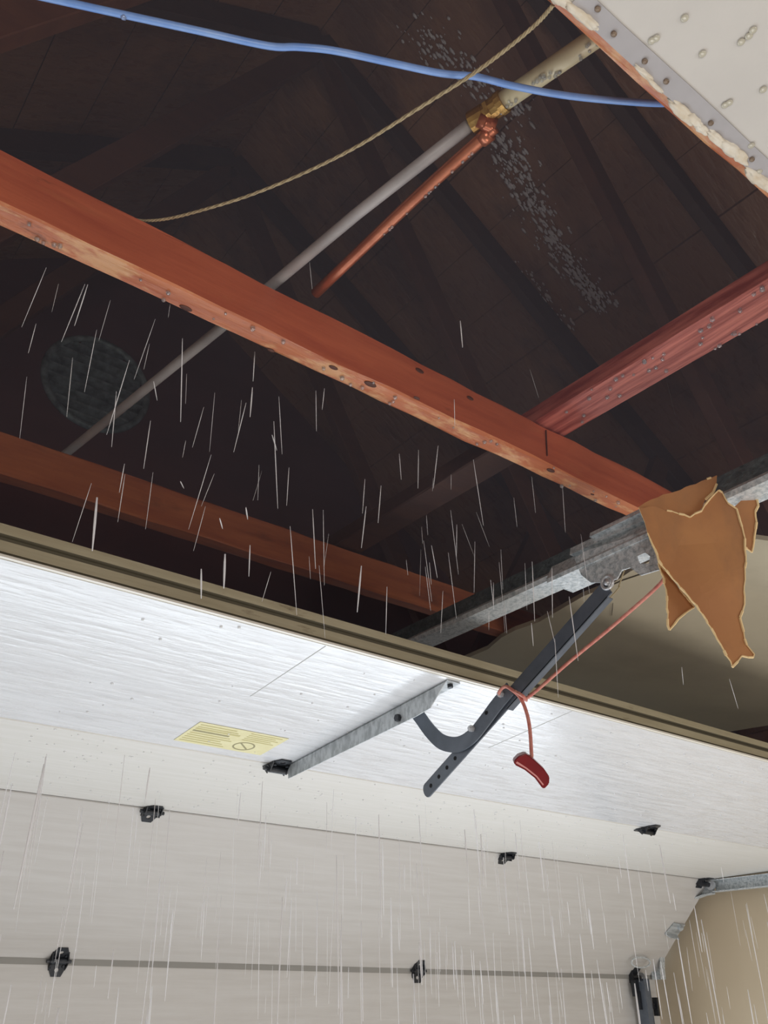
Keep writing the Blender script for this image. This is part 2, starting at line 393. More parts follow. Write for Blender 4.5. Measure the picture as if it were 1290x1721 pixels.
for (u, v) in [(1095, 68), (1102, 64), (1265, 50), (1258, 60), (1225, 172), (1218, 176), (1245, 70), (1275, 288), (1180, 90), (1282, 150), (1150, 30), (1262, 244)]:
    c = at_z(u, v, ZD - 0.0015); blob(b, c, 0.0042, 0.0042, 0.0012, sub=2)
obj('water_beads', b, M['stain'], ceil_near, kind='stuff')
b = nb()
for (x, y) in [(1.534, .995), (1.575, .908), (1.631, .813), (1.70, .785), (1.9, .79), (2.3, .78), (2.8, .80), (XR, .79), (XR, 1.25), (3.3, 1.42), (2.954, 1.592), (2.921, 1.715), (2.875, 1.83), (2.87, YF),
               (1.66, YF), (1.632, 1.646), (1.60, 1.56), (1.592, 1.50), (1.60, 1.42), (1.583, 1.33), (1.566, 1.24), (1.57, 1.17), (1.545, 1.08)]:
    pass
far_poly = [(1.534, .995), (1.55, .95), (1.575, .908), (1.60, .86), (1.631, .813), (1.70, .785), (1.9, .79), (2.3, .78), (2.8, .80), (XR, .79), (XR, 1.25), (3.3, 1.42), (2.954, 1.592), (2.921, 1.715), (2.875, 1.83),
            (2.87, YF), (1.66, YF), (1.632, 1.646), (1.60, 1.56), (1.592, 1.50), (1.60, 1.42), (1.583, 1.33), (1.566, 1.24), (1.57, 1.17), (1.545, 1.08)]
prism(b, [(x, y, ZD) for x, y in far_poly], (0, 0, 0.0115))
ceil_far = tag(obj('ceiling_far', b, M['beige_ceiling']), kind='structure')
b = nb()   # a loose skin of paper peeling from its torn edge
prism(b, [at_z(*q, ZD - 0.003) for q in [(1105, 950), (1075, 965), (1045, 975), (1012, 990), (1000, 1010), (1008, 1018), (1030, 1012), (1028, 1035), (1060, 1020), (1105, 985)]], (0, 0, -0.001))
obj('peeling_paper', b, M['beige_ceiling'], ceil_far)

# ================================================================ ROOF TRUSSES
def truss(y, label, first, bottom_mat, near=0.038):
    t = thing('roof_truss', (XRI, y, CE), label, 'roof truss', None)
    yc = y + 0.019
    b = nb(); beam(b, (XL, yc, CE + 0.0445), (XR, yc, CE + 0.0445), near, 0.089, bevel=0.003, seg=90, jit=0.0035)
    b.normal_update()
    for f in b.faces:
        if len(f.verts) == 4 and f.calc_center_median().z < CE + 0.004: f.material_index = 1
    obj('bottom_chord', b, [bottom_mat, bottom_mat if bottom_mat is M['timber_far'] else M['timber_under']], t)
    for s in (1, -1):
        run = (XR - XRI) if s > 0 else (XRI - XL)
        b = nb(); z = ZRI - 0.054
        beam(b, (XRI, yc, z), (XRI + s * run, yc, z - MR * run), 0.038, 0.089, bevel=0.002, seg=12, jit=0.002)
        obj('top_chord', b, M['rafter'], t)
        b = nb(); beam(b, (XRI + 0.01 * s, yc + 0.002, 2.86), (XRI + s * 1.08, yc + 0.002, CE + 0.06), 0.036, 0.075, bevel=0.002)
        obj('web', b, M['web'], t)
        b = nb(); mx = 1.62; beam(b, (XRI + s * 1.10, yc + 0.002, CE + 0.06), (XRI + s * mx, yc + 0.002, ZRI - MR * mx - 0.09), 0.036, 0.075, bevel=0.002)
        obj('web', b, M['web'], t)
        b = nb()
        for yy in (yc - 0.0205, yc + 0.0195): box(b, XRI + s * 1.09 - 0.06, XRI + s * 1.09 + 0.06, yy, yy + 0.001, CE + 0.02, CE + 0.10)
        obj('gusset_plate', b, M['galv_dull'], t)
    return t
T0 = truss(0.260, 'red timber truss whose bottom edge carries the broken white ceiling sheet at top right', 0, M['timber'])
T1 = truss(0.893, 'orange-brown truss whose lit bottom chord crosses the middle of the hole above the torn paper', 1, M['timber'])
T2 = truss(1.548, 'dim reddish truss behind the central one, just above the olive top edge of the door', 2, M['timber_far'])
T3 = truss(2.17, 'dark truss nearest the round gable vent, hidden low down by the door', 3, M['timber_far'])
for i, t in enumerate((T0, T1, T2, T3)): t['group'] = 'roof trusses above the open ceiling'
# flat strongback board lying on the trusses
b = nb(); beam(b, (1.112, 0.20, 0.990), (1.094, 0.935, 0.990), 0.082, 0.038, bevel=0.003, seg=24, jit=0.002)
tag(obj('strongback_board', b, M['timber_red']), 'wet dark red board lying flat across the trusses with drops along its underside', 'board')
b = nb(); beam(b, (1.094, 0.94, 0.991), (1.075, 1.75, 0.991), 0.075, 0.038, bevel=0.003, seg=10, jit=0.002)  # same board continued; its shade is put into the darker timber colour
tag(obj('strongback_board', b, M['rafter']), 'board continuing in shade behind the central truss, painted darker', 'board')
# droplets hanging under the board and joist
def drops(name, label, pts, size=(0.0035, 0.006)):
    b = nb()
    for p in pts:
        r = rnd.uniform(*size); blob(b, Vector(p) - Vector((0, 0, r * 0.5)), r, r, r * rnd.uniform(0.8, 1.3))
    o = obj(name, b, M['water'], smooth=True); tag(o, label, 'water drops', kind='stuff'); return o
pts = []
for i in range(46):
    t = rnd.uniform(0.03, 0.95) ** 0.9; y = 0.25 + t * 0.62
    pts.append((1.112 - 0.0245 * (y - 0.2) * 1 + rnd.uniform(-0.038, 0.038), y, 0.971))
drops('water_drops', 'clear drops beaded under the dark red board at right', pts, (0.0025, 0.0048))
pts = [(rnd.uniform(0.1, 1.35), 0.893 + rnd.uniform(0, 0.036), CE) for i in range(34)]
drops('water_drops', 'clear drops along the underside of the central orange-brown chord', pts, (0.002, 0.0045))

kn = [c for c in T1.children if c.name.startswith('bottom_chord')][0]
def knot(u, v, r, face):
    b = nb()
    if face == 'b': c = at_z(u, v, CE - 0.0005); blob(b, c, r * 1.7, r * 0.8, 0.0012, sub=2)
    else: c = at_y(u, v, 0.8925); blob(b, c, r * 1.6, 0.0012, r * 0.8, sub=2)
    obj('knot', b, M['knot'], kn)
for (u, v, r, f) in [(312, 517, .006, 'b'), (455, 588, .004, 'b'), (560, 617, .005, 'b'), (622, 645, .007, 'b'), (925, 790, .006, 'b'), (995, 830, .003, 'b'), (700, 668, .004, 'b'), (705, 622, .006, 'f'), (790, 668, .005, 'f')]: knot(u, v, r, f)
b = nb(); beam(b, at_y(917, 722, 0.8912), at_y(919, 765, 0.8912), 0.0022, 0.002); obj('crack', b, M['knot'], kn)
b = nb()
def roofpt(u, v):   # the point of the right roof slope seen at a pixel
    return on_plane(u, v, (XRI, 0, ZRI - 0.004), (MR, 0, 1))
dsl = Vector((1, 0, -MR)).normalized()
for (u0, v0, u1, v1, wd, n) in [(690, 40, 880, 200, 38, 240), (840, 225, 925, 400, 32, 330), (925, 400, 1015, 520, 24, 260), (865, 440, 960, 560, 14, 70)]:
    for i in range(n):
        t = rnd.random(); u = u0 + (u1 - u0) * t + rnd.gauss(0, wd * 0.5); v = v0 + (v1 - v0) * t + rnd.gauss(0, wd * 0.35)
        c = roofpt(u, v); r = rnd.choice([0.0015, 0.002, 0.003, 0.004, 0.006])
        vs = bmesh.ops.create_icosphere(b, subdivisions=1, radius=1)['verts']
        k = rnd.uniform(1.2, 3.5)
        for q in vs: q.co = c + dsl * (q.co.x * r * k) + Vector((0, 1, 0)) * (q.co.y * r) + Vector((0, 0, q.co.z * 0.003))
o = obj('sheen_flecks', b, M['glint'], smooth=True); tag(o, 'pale flecks painting the wet sheen of water running down the dark roof boards', 'water drops', kind='stuff')  # wet sheen is put into the pale colour of these flecks

# ================================================================ GABLE VENT
vt = thing('gable_vent', (VC[0], YF, VC[1] - VR), 'round louvred vent in the dark gable wall', 'vent')
b = nb()
ring = [Vector((VC[0] + (VR + 0.004) * math.cos(t), YF + 0.012, VC[1] + (VR + 0.004) * math.sin(t))) for t in [2 * math.pi * k / 48 for k in range(49)]]
tube(b, ring, 0.014, 10, cap=False); obj('frame', b, M['vent'], vt, smooth=True)
for i in range(9):
    z = VC[1] - VR + (i + 0.5) * 2 * VR / 9; hw = math.sqrt(max(0.0, VR ** 2 - (z - VC[1]) ** 2)) - 0.004
    b = nb(); hexa(b, [Vector(p) for p in [(VC[0] - hw, YF + 0.005, z + 0.008), (VC[0] + hw, YF + 0.005, z + 0.008), (VC[0] + hw, YF + 0.05, z - 0.006), (VC[0] - hw, YF + 0.05, z - 0.006),
        (VC[0] - hw, YF + 0.005, z + 0.018), (VC[0] + hw, YF + 0.005, z + 0.018), (VC[0] + hw, YF + 0.05, z - 0.003), (VC[0] - hw, YF + 0.05, z - 0.003)]])
    obj('slat', b, M['vent'], vt)
b = nb()
cc = [(VC[0] + VR * math.cos(t), YF + 0.058, VC[1] + VR * math.sin(t)) for t in [2 * math.pi * k / 40 for k in range(40)]]
prism(b, cc, (0, 0.004, 0)); obj('screen', b, M['vent_back'], vt)

# ================================================================ GARAGE DOOR
XD0, XD1 = -1.14, 3.735
J = {'34': (2.822, .113), '23': (2.446, .4885), '12': (1.836, .503), 'top': (1.224, .562)}
door = thing('garage_door', (1.30, 2.4, -0.42), 'white sectional garage door stopped half open, wet underside facing down', 'garage door')
def tvec(p, q):
    d = Vector((0, q[0] - p[0], q[1] - p[1])).normalized()     # along the section, towards its upper edge
    n = Vector((0, d.z, -d.y)) * -1
    return d, n                                                   # n points to the outer (upper) side
def section(p, q, m, thick=0.045):
    d, n = tvec(p, q)
    if n.z < 0 or (abs(n.z) < 1e-6 and n.y < 0): n = -n
    g = 0.0022
    P = Vector((0, p[0], p[1])) + d * g; Q = Vector((0, q[0], q[1])) - d * g
    b = nb(); c = 0.0025
    prof = [P + d * c, Q - d * c, Q + n * c, Q + n * thick, P + n * thick, P + n * c]
    loops = [[b.verts.new(Vector((x, v.y, v.z))) for v in prof] for x in (XD0, XD1)]
    k = len(prof)
    for i in range(k): b.faces.new([loops[0][i], loops[0][(i + 1) % k], loops[1][(i + 1) % k], loops[1][i]])
    b.faces.new(loops[0]); b.faces.new(loops[1][::-1])
    return obj('door_section', b, m, door), d, n
s4, d4, n4 = section((2.822, -0.42), J['34'], M['door_shaded'])
s3, d3, n3 = section(J['34'], J['23'], M['door_shaded'])
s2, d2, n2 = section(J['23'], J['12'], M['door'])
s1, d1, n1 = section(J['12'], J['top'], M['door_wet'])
s1['label'] = 'top section, streaming wet and brightest'
# tongue strip in the joint between the two lowest sections
b = nb(); box(b, XD0, XD1, 2.8200, 2.824, 0.099, 0.1165); box(b, XD0, XD1, 2.83, 2.865, 0.085, 0.135); obj('joint_strip', b, M['seam'], s4)
# top edge rail of the door: a grooved aluminium channel
T = Vector((0, J['top'][0], J['top'][1]))
prof = [(0.0, -0.001), (0.006, -0.001), (0.006, 0.003), (0.001, 0.004), (0.001, 0.007), (0.004, 0.008), (0.004, 0.026), (-0.0012, 0.027), (-0.0012, 0.034), (0.006, 0.036), (0.007, 0.052), (0.0, 0.054), (-0.02, 0.054), (-0.02, 0.006)]
b = nb()
loops = [[b.verts.new(Vector((x, 0, 0)) + T + d1 * a + n1 * h) for a, h in prof] for x in (XD0, XD1)]
k = len(prof)
for i in range(k):
    f = b.faces.new([loops[0][i], loops[0][(i + 1) % k], loops[1][(i + 1) % k], loops[1][i]])
    f.material_index = 1 if i in (0, 1, 2) else (2 if i in (3, 4, 6, 7, 8) else 0)
b.faces.new(loops[0]); b.faces.new(loops[1][::-1])
obj('top_rail', b, [M['rail_olive'], M['edge_white'], M['groove_shade']], door)
# faint upright seams in the top section
def on1(x, t, h=0.0):  # t metres from the lower joint of the top section
    return Vector((x, J['12'][0], J['12'][1])) + d1 * t - n1 * h
for x, t0, t1 in ((0.812, 0.34, 0.608), (1.466, 0.34, 0.608)):
    b = nb(); beam(b, on1(x, t0, 0.0002), on1(x, t1, 0.0002), 0.0016, 0.0010, up=n1); obj('panel_seam', b, M['seam_pale'], s1)
# hinges
def hinge(x, joint, da, db, na, nb_, open_hole=True):
    """black hinge straddling a joint: leaf on each section, knuckle with a pin and two raised ears"""
    o = Vector((x, joint[0], joint[1]))
    root = nb()
    X = Vector((1, 0, 0))
    def leaf(d, n, sgn):
        p = []
        for (a, l) in [(-0.026, 0.004), (-0.026, 0.020), (-0.014, 0.044), (0.014, 0.044), (0.026, 0.020), (0.026, 0.004)]:
            p.append(o + X * a + d * (sgn * l) - n * 0.0005)
        hole = [o + X * (0.007 * math.cos(t)) + d * (sgn * (0.027 + 0.006 * math.sin(t))) - n * 0.0005 for t in [2 * math.pi * k / 10 for k in range(10)]]
        plate_holes(root, p, [hole], -n * 0.003)
    leaf(da, na, -1); leaf(db, nb_, 1)
    nn = (na + nb_).normalized()
    c = o - nn * 0.012
    tube(root, [c - X * 0.027, c + X * 0.027], 0.0085, 12)
    for s in (-1, 1):
        a = o + X * (s * 0.022)
        for d, n, sg in ((da, na, -1), (db, nb_, 1)):
            q = [a + d * (sg * 0.028), a - nn * 0.022 + d * (sg * 0.006), a + nn * 0.0]
            prism(root, q, X * (0.003 * s))
        tube(root, [c + X * (s * 0.027), c + X * (s * 0.036)], 0.005, 8)
    h = obj('hinge', root, M['black'], door, smooth=False)
    b = nb()
    for d, n, sg in ((da, na, -1), (db, nb_, 1)):
        for xx in (-0.017, 0.017):
            q = o + X * xx + d * (sg * 0.018) - n * 0.0035
            tube(b, [q, q - n * 0.005], 0.0042, 6)
    obj('bolt', b, M['black'], h)
    return h
for x in (1.083, 2.498): hinge(x, J['12'], d2, d1, n2, n1)
for x in (1.038, 2.451): hinge(x, J['23'], d3, d2, n3, n2)
for x in (0.969, 2.32): hinge(x, J['34'], d4, d3, n4, n3)
# stiles where operator bracket sits
br = nb()
def in_plane(u, v, x): return at_x(u, v, x)
xb = 1.105
prof = [on1(xb, 0.015, 0.002), on1(xb, 0.60, 0.002), on1(xb, 0.545, 0.040), on1(xb, 0.50, 0.042), on1(xb, 0.015, 0.034)]
prism(br, prof, (0.002, 0, 0))
prism(br, [on1(xb, 0.015, 0.001), on1(xb, 0.605, 0.001), on1(xb + 0.034, 0.605, 0.001), on1(xb + 0.034, 0.015, 0.001)], -n1 * 0.002)
brk = obj('operator_bracket', br, M['galv_dull'], door); brk['label'] = 'galvanised steel angle'
b = nb()
q = on1(xb, 0.447, 0.028); tube(b, [q, q + Vector((-0.008, 0, 0))], 0.008, 6)
q = on1(xb + 0.018, 0.592, 0.002); tube(b, [q, q - n1 * 0.008], 0.006, 6)
obj('bolt', b, M['black'], brk)
# yellow warning sticker on the top section
st = nb(); c0, c1_, t0, t1 = 0.790, 1.010, 0.045, 0.170
prism(st, [on1(c0, t0, 0.0006), on1(c1_, t0, 0.0006), on1(c1_, t1, 0.0006), on1(c0, t1, 0.0006)], -n1 * 0.0004)
stick = obj('warning_sticker', st, M['yellow'], door); stick['label'] = 'pale yellow sticker with faded print'
b = nb()
def bar(x0, x1, ta, th, mi=0): prism(b, [on1(x0, ta, 0.0012), on1(x1, ta, 0.0012), on1(x1, ta + th, 0.0012), on1(x0, ta + th, 0.0012)], -n1 * 0.0002, mi)
for i in range(9):
    x1 = c0 + 0.115 - 0.01 * (i % 3); bar(c0 + 0.008, x1, t0 + 0.010 + i * 0.0125, 0.004 if i not in (5, 6) else 0.007, 1 if i == 5 else 0)
for i in range(5): bar(c0 + 0.130, c1_ - 0.010 - 0.012 * (i % 2), t0 + 0.070 + i * 0.0105, 0.0035)
obj('print', b, [M['ink'], M['ink_dark']], stick)
b = nb(); cx, ct, R = c0 + 0.155, t0 + 0.036, 0.026
for k in range(32):
    a0, a1 = 2 * math.pi * k / 32, 2 * math.pi * (k + 1) / 32
    prism(b, [on1(cx + R * math.cos(a0), ct + R * math.sin(a0), 0.0012), on1(cx + R * math.cos(a1), ct + R * math.sin(a1), 0.0012),
              on1(cx + (R - 0.004) * math.cos(a1), ct + (R - 0.004) * math.sin(a1), 0.0012), on1(cx + (R - 0.004) * math.cos(a0), ct + (R - 0.004) * math.sin(a0), 0.0012)], -n1 * 0.0002)
beam(b, on1(cx - R * 0.68, ct + R * 0.68, 0.0013), on1(cx + R * 0.68, ct - R * 0.68, 0.0013), 0.004, 0.0003, up=n1)
obj('prohibition_symbol', b, M['ink_dark'], stick)

# roller carriers at the right edge of the door
def roller_hinge(joint_pt, d_a, d_b, na, nb_, x):
    b = nb(); o = Vector((x, joint_pt[0], joint_pt[1])); X = Vector((1, 0, 0))
    for d, n, s in ((d_a, na, -1), (d_b, nb_, 1)):
        prism(b, [o + X * -0.05 + d * (s * 0.004) - n * 0.001, o + X * 0.0 + d * (s * 0.004) - n * 0.001, o + X * 0.0 + d * (s * 0.045) - n * 0.001, o + X * -0.04 + d * (s * 0.045) - n * 0.001], -n * 0.003)
    nn = (na + nb_).normalized(); c = o - nn * 0.024
    tube(b, [c - X * 0.055, c + X * 0.0], 0.011, 12)
    prism(b, [o + X * -0.05, o + X * -0.05 + d_b * 0.03, c + X * -0.05 + nn * -0.010, o + X * -0.05 - d_a * 0.03], X * 0.003)
    h = obj('roller_hinge', b, M['black'], door)
    b = nb(); tube(b, [c, c + X * 0.035], 0.005, 8); tube(b, [c + X * 0.012, c + X * 0.026], 0.021, 16); obj('roller', b, M['bolt'], h)
roller_hinge(J['23'], d3, d2, n3, n2, 3.70)
roller_hinge(J['34'], d4, d3, n4, n3, 3.60)
# looped steel strap by the lower roller
b = nb(); c = at_y(1066, 1617, 2.775)
tube(b, [c + Vector((0.065 * math.cos(t), -0.035 - 0.006 * math.sin(t), 0.020 * math.sin(t))) for t in [2 * math.pi * k / 24 for k in range(25)]], 0.0038, 8, cap=False)
obj('strap_loop', b, M['galv'], door, smooth=True)
b = nb(); o = at_x(1130, 1560, 3.70)
mid = Vector((3.70, (J['34'][0] + J['23'][0]) / 2, (J['34'][1] + J['23'][1]) / 2))
prism(b, [mid + Vector((-0.07, 0, 0)) - d3 * 0.03 - n3 * 0.002, mid + Vector((0.02, 0, 0)) - d3 * 0.03 - n3 * 0.002, mid + Vector((0.035, 0, 0)) + d3 * 0.025 - n3 * 0.002, mid + Vector((-0.05, 0, 0)) + d3 * 0.03 - n3 * 0.002], -n3 * 0.004)
prism(b, [mid + Vector((-0.07, 0, 0)) - d3 * 0.03 - n3 * 0.002, mid + Vector((0.02, 0, 0)) - d3 * 0.03 - n3 * 0.002, mid + Vector((0.01, 0, 0)) - d3 * 0.034 - n3 * 0.03, mid + Vector((-0.05, 0, 0)) - d3 * 0.034 - n3 * 0.02], -d3 * 0.003)
tube(b, [mid + Vector((0.0, 0, 0)) + d3 * 0.012 - n3 * 0.004, mid + Vector((0.0, 0, 0)) + d3 * 0.012 - n3 * 0.02], 0.012, 10)
obj('edge_bracket', b, M['galv_dull'], door)

# ================================================================ DOOR TRACK
tr = thing('door_track', (3.745, 2.2, -1.8), 'galvanised track at the right wall carrying the garage door rollers', 'door track')
def channel(path_pts, width, depth, x0, inward, m, name):
    """a C-shaped track: back plate at x0+width, lips towards the room"""
    b = nb(); n = len(path_pts); rings = []
    for i, (p, nrm) in enumerate(path_pts):
        y, z = p; ny, nz = nrm
        ring = []
        for (xx, h) in [(x0, 0.0), (x0 + width, 0.0), (x0 + width, depth), (x0, depth), (x0, depth - 0.003), (x0 + width - 0.003, depth - 0.003), (x0 + width - 0.003, 0.003), (x0, 0.003)]:
            ring.append(b.verts.new((xx, y + ny * h, z + nz * h)))
        rings.append(ring)
    for i in range(n - 1):
        for k in range(8): b.faces.new([rings[i][k], rings[i][(k + 1) % 8], rings[i + 1][(k + 1) % 8], rings[i + 1][k]])
    b.faces.new(rings[0]); b.faces.new(rings[-1][::-1])
    return obj(name, b, m, tr)
XT = 3.71
hz = [((y, 0.436), (0, 1)) for y in (2.43, 2.0, 1.0, 0.0, -1.0)]
channel(hz, 0.035, 0.050, XT, 1, M['galv'], 'horizontal_track')
arc = []
for k in range(13):
    a = math.pi / 2 * k / 12; R = 0.33
    arc.append(((2.43 + R * math.sin(a), 0.098 + R * math.cos(a)), (math.sin(a), math.cos(a))))
channel(arc, 0.035, 0.050, XT - 0.012, 1, M['galv'], 'curved_track')
vx = 3.60
b = nb(); box(b, vx - 0.045, vx - 0.010, 2.745, 2.750, -1.8, 0.10); box(b, vx - 0.012, vx - 0.008, 2.745, 2.80, -1.8, 0.10); box(b, vx - 0.045, vx - 0.041, 2.75, 2.80, -1.8, 0.09)
obj('vertical_track', b, M['arm'], tr)
b = nb(); box(b, vx - 0.068, vx - 0.046, 2.775, 2.80, 0.03, 0.095); box(b, vx - 0.062, vx - 0.046, 2.770, 2.78, -0.02, 0.05); obj('track_bracket', b, M['black'], tr)
c = at_y(1101, 1690, 2.79); b = nb(); box(b, c.x - 0.006, c.x + 0.006, 2.775, 2.80, c.z - 0.038, c.z + 0.034); box(b, c.x - 0.04, c.x, 2.785, 2.80, c.z - 0.01, c.z + 0.01); obj('track_bracket', b, M['black'], tr)

# ================================================================ OPENER
rl = thing('opener_rail', (1.20, 1.0, 0.715), 'grey steel opener rail running back from above the door, past the torn paper', 'opener rail')
b = nb()
RZ0, RZ1 = 0.718, 0.766
ra, rb_ = 2.70, -1.2
def rbox(x0, x1, z0, z1, mi=0): box(b, x0, x1, rb_, ra, z0, z1, mi)
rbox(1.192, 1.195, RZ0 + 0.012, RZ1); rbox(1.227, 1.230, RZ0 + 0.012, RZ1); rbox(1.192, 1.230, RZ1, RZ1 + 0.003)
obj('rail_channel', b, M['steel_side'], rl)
b = nb(); prism(b, [(x, rb_, z) for x, z in [(1.184, RZ0), (1.238, RZ0), (1.240, RZ0 + .010), (1.230, RZ0 + .020), (1.192, RZ0 + .020), (1.182, RZ0 + .010)]], (0, ra - rb_, 0))
for _ in (): rbox(1.184, 1.206, RZ0, RZ0 + 0.003); rbox(1.214, 1.238, RZ0, RZ0 + 0.003); rbox(1.184, 1.187, RZ0, RZ0 + 0.013); rbox(1.235, 1.238, RZ0, RZ0 + 0.013); rbox(1.187, 1.235, RZ0 + 0.009, RZ0 + 0.012)
obj('rail_flange', b, M['galv'], rl)
trol = thing('opener_trolley', (1.21, 0.93, 0.66), 'bright galvanised trolley clamped round the opener rail, partly behind the torn paper', 'opener trolley')
XS = 1.176
b = nb()
# shaped side plate below the rail (outline read in the plane of the plate)
side = [at_x(u, v, XS) for u, v in [(965, 938), (983, 925), (1045, 905), (1090, 888), (1125, 880), (1130, 955), (1105, 957), (1076, 966), (1058, 953), (1044, 957), (1036, 972), (1010, 978), (992, 978), (976, 965)]]
hole = [at_x(u, v, XS) for u, v in [(1069, 934), (1084, 928), (1092, 934), (1090, 946), (1074, 946)]]
plate_holes(b, side, [hole], (0.003, 0, 0))
obj('side_plate', b, M['galv'], trol)
b = nb()
y0, y1 = 0.76, 1.012
def xprism(bm, prof, y0, y1, mi=0): prism(bm, [(x, y0, z) for x, z in prof], (0, y1 - y0, 0), mi)
xprism(b, [(XS - .002, RZ0 - .010), (XS - .003, RZ0 - .002), (XS + .004, RZ0 + .010), (XS + .016, RZ0 + .030), (1.230, RZ0 + .030), (1.246, RZ0 + .010), (1.250, RZ0 - .002), (1.248, RZ0 - .010)], y0, y1)
xprism(b, [(1.181, RZ0 + .030), (1.186, RZ0 + .046), (1.195, RZ0 + .050), (1.195, RZ0 + .030)], 0.76, 0.955)
xprism(b, [(1.176, RZ0 + .044), (1.180, RZ0 + .054), (1.195, RZ0 + .056), (1.195, RZ0 + .044)], 0.76, 0.90)
obj('trolley_body', b, M['galv'], trol)
b = nb(); pc = at_x(1020, 978, 1.176)
tube(b, [pc + Vector((0, 0.012 * math.cos(t), 0.012 * math.sin(t))) for t in [2 * math.pi * k / 20 for k in range(21)]], 0.003, 8, cap=False)
tube(b, [pc + Vector((-0.004, 0, 0)), pc + Vector((0.012, 0, 0))], 0.006, 10)
obj('pivot_ring', b, M['bolt'], trol, smooth=True)
# arm
arm = thing('door_linkage', at_x(795, 1225, 1.17), 'dark grey steel arm linking trolley to the door bracket, with a curved hook piece', 'door arm')
def strap(bm, pts2, width, x, th):
    """flat bar in the plane x=const following a centreline"""
    pts2 = [Vector(p) for p in pts2]; L_, R_ = [], []
    for i, p in enumerate(pts2):
        a = pts2[max(0, i - 1)]; c = pts2[min(len(pts2) - 1, i + 1)]
        d = (c - a).normalized(); s = d.cross(Vector((1, 0, 0))).normalized()
        L_.append(p + s * width / 2); R_.append(p - s * width / 2)
    for i in range(len(pts2) - 1):
        e = Vector((th, 0, 0))
        hexa(bm, [L_[i], L_[i + 1], R_[i + 1], R_[i], L_[i] + e, L_[i + 1] + e, R_[i + 1] + e, R_[i] + e])
xa = 1.178
A = at_x(1020, 985, xa); B = at_x(717, 1327, xa)
d = (B - A).normalized(); s = d.cross(Vector((1, 0, 0))).normalized()
W2 = 0.0155
b = nb()
outl = [A + s * W2, B + s * W2] + [B + s * (W2 * math.cos(t)) + d * (W2 * 0.7 * math.sin(t)) for t in [math.pi * k / 8 for k in range(1, 8)]] + [B - s * W2, A - s * W2]
Ltot = (B - A).length
holes = []
for fr in (0.975, 0.925, 0.875, 0.825, 0.775, 0.60, 0.55):
    c = A + d * (Ltot * fr); holes.append([c + s * (0.0035 * math.cos(t)) + d * (0.0045 * math.sin(t)) for t in [2 * math.pi * k / 10 for k in range(10)]])
prism(b, outl, (0.003, 0, 0))
obj('straight_arm', b, M['arm'], arm)
for hl in holes:
    c = sum(hl, Vector()) / len(hl); b = nb(); tube(b, [c + Vector((0.0002, 0, 0)), c - Vector((0.0006, 0, 0))], 0.0042, 10); obj('bolt_hole_disc', b, M['hole'], arm)  # arm is solid; dark discs paint the shade of its holes
b = nb()   # folded lip stiffening the straight arm's upper half
side_pt = s if s.y < 0 else -s
C_ = A + d * (Ltot * 0.02); D_ = A + d * (Ltot * 0.54)
prism(b, [C_ + side_pt * W2, D_ + side_pt * W2, D_ + side_pt * W2 + Vector((0.016, 0, 0)), C_ + side_pt * W2 + Vector((0.016, 0, 0))], side_pt * -0.002)
prism(b, [C_ + side_pt * W2, D_ + side_pt * W2, D_ + side_pt * (W2 + 0.0), D_ - side_pt * W2 * 1.35, C_ - side_pt * W2 * 1.35], (0.0025, 0, 0))
obj('upper_arm_channel', b, M['arm'], arm)
xj = 1.172
path = smooth_path([at_x(u, v, xj) for u, v in [(692, 1188), (705, 1205), (722, 1228), (742, 1246), (768, 1250), (792, 1236), (812, 1212), (832, 1185), (856, 1156)]], 5)
b = nb(); strap(b, path, 0.031, xj, 0.003); obj('curved_arm', b, M['arm'], arm)
for (u, v) in ((843, 1166), (794, 1224)):
    q = at_x(u, v, xj); b = nb(); tube(b, [q + Vector((0.008, 0, 0)), q - Vector((0.008, 0, 0))], 0.0065, 6); tube(b, [q - Vector((0.008, 0, 0)), q - Vector((0.011, 0, 0))], 0.0035, 8)
    obj('bolt', b, M['bolt'], arm)
q = at_x(817, 1197, xj); b = nb(); tube(b, [q, q - Vector((0.001, 0, 0))], 0.004, 10); obj('bolt_hole_disc', b, M['hole'], arm)
# pin between bracket and curved arm
q = at_x(692, 1188, xj); b = nb(); tube(b, [q + Vector((0.006, 0, 0)), Vector((xb - 0.010, q.y, q.z))], 0.004, 10); obj('clevis_pin', b, M['bolt'], arm)

b = nb(); tube(b, smooth_path([at_x(1060, 925, 1.21), at_x(1040, 982, 1.21), at_x(1035, 992, 1.21), at_x(960, 1078, 1.215), at_x(886, 1164, 1.215)], 6), 0.0012, 6); obj('thin_wire', b, M['rope'], arm)

# release cord and handle
cordt = thing('release_cord', at_x(893, 1290, 1.20), 'faded red emergency release cord tied round the arm, with a dark red pull handle', 'release cord')
b = nb()
pts = [at_x(1112, 950, 1.25), at_x(1113, 975, 1.25), at_x(1040, 1042, 1.24), at_x(960, 1108, 1.22), at_x(888, 1170, 1.20), at_x(866, 1174, 1.195), at_x(856, 1170, 1.19)]
tube(b, smooth_path(pts, 8), 0.0034, 8)
loop = [at_x(850, 1176, 1.192), at_x(838, 1165, 1.164), at_x(848, 1153, 1.160), at_x(862, 1160, 1.160), at_x(874, 1172, 1.170), at_x(884, 1195, 1.175), at_x(890, 1225, 1.178), at_x(893, 1272, 1.18)]
tube(b, smooth_path(loop, 8), 0.0034, 8)
for k in (0.0, 1.0): tube(b, smooth_path([at_x(864 + k * 6, 1160 + k * 3, 1.158), at_x(876 + 4 * k, 1168 + k * 2, 1.165), at_x(884, 1176, 1.19)], 5), 0.0030, 7)
obj('cord', b, M['cord'], cordt, smooth=True)
b = nb(); hc = at_x(893, 1292, 1.18)
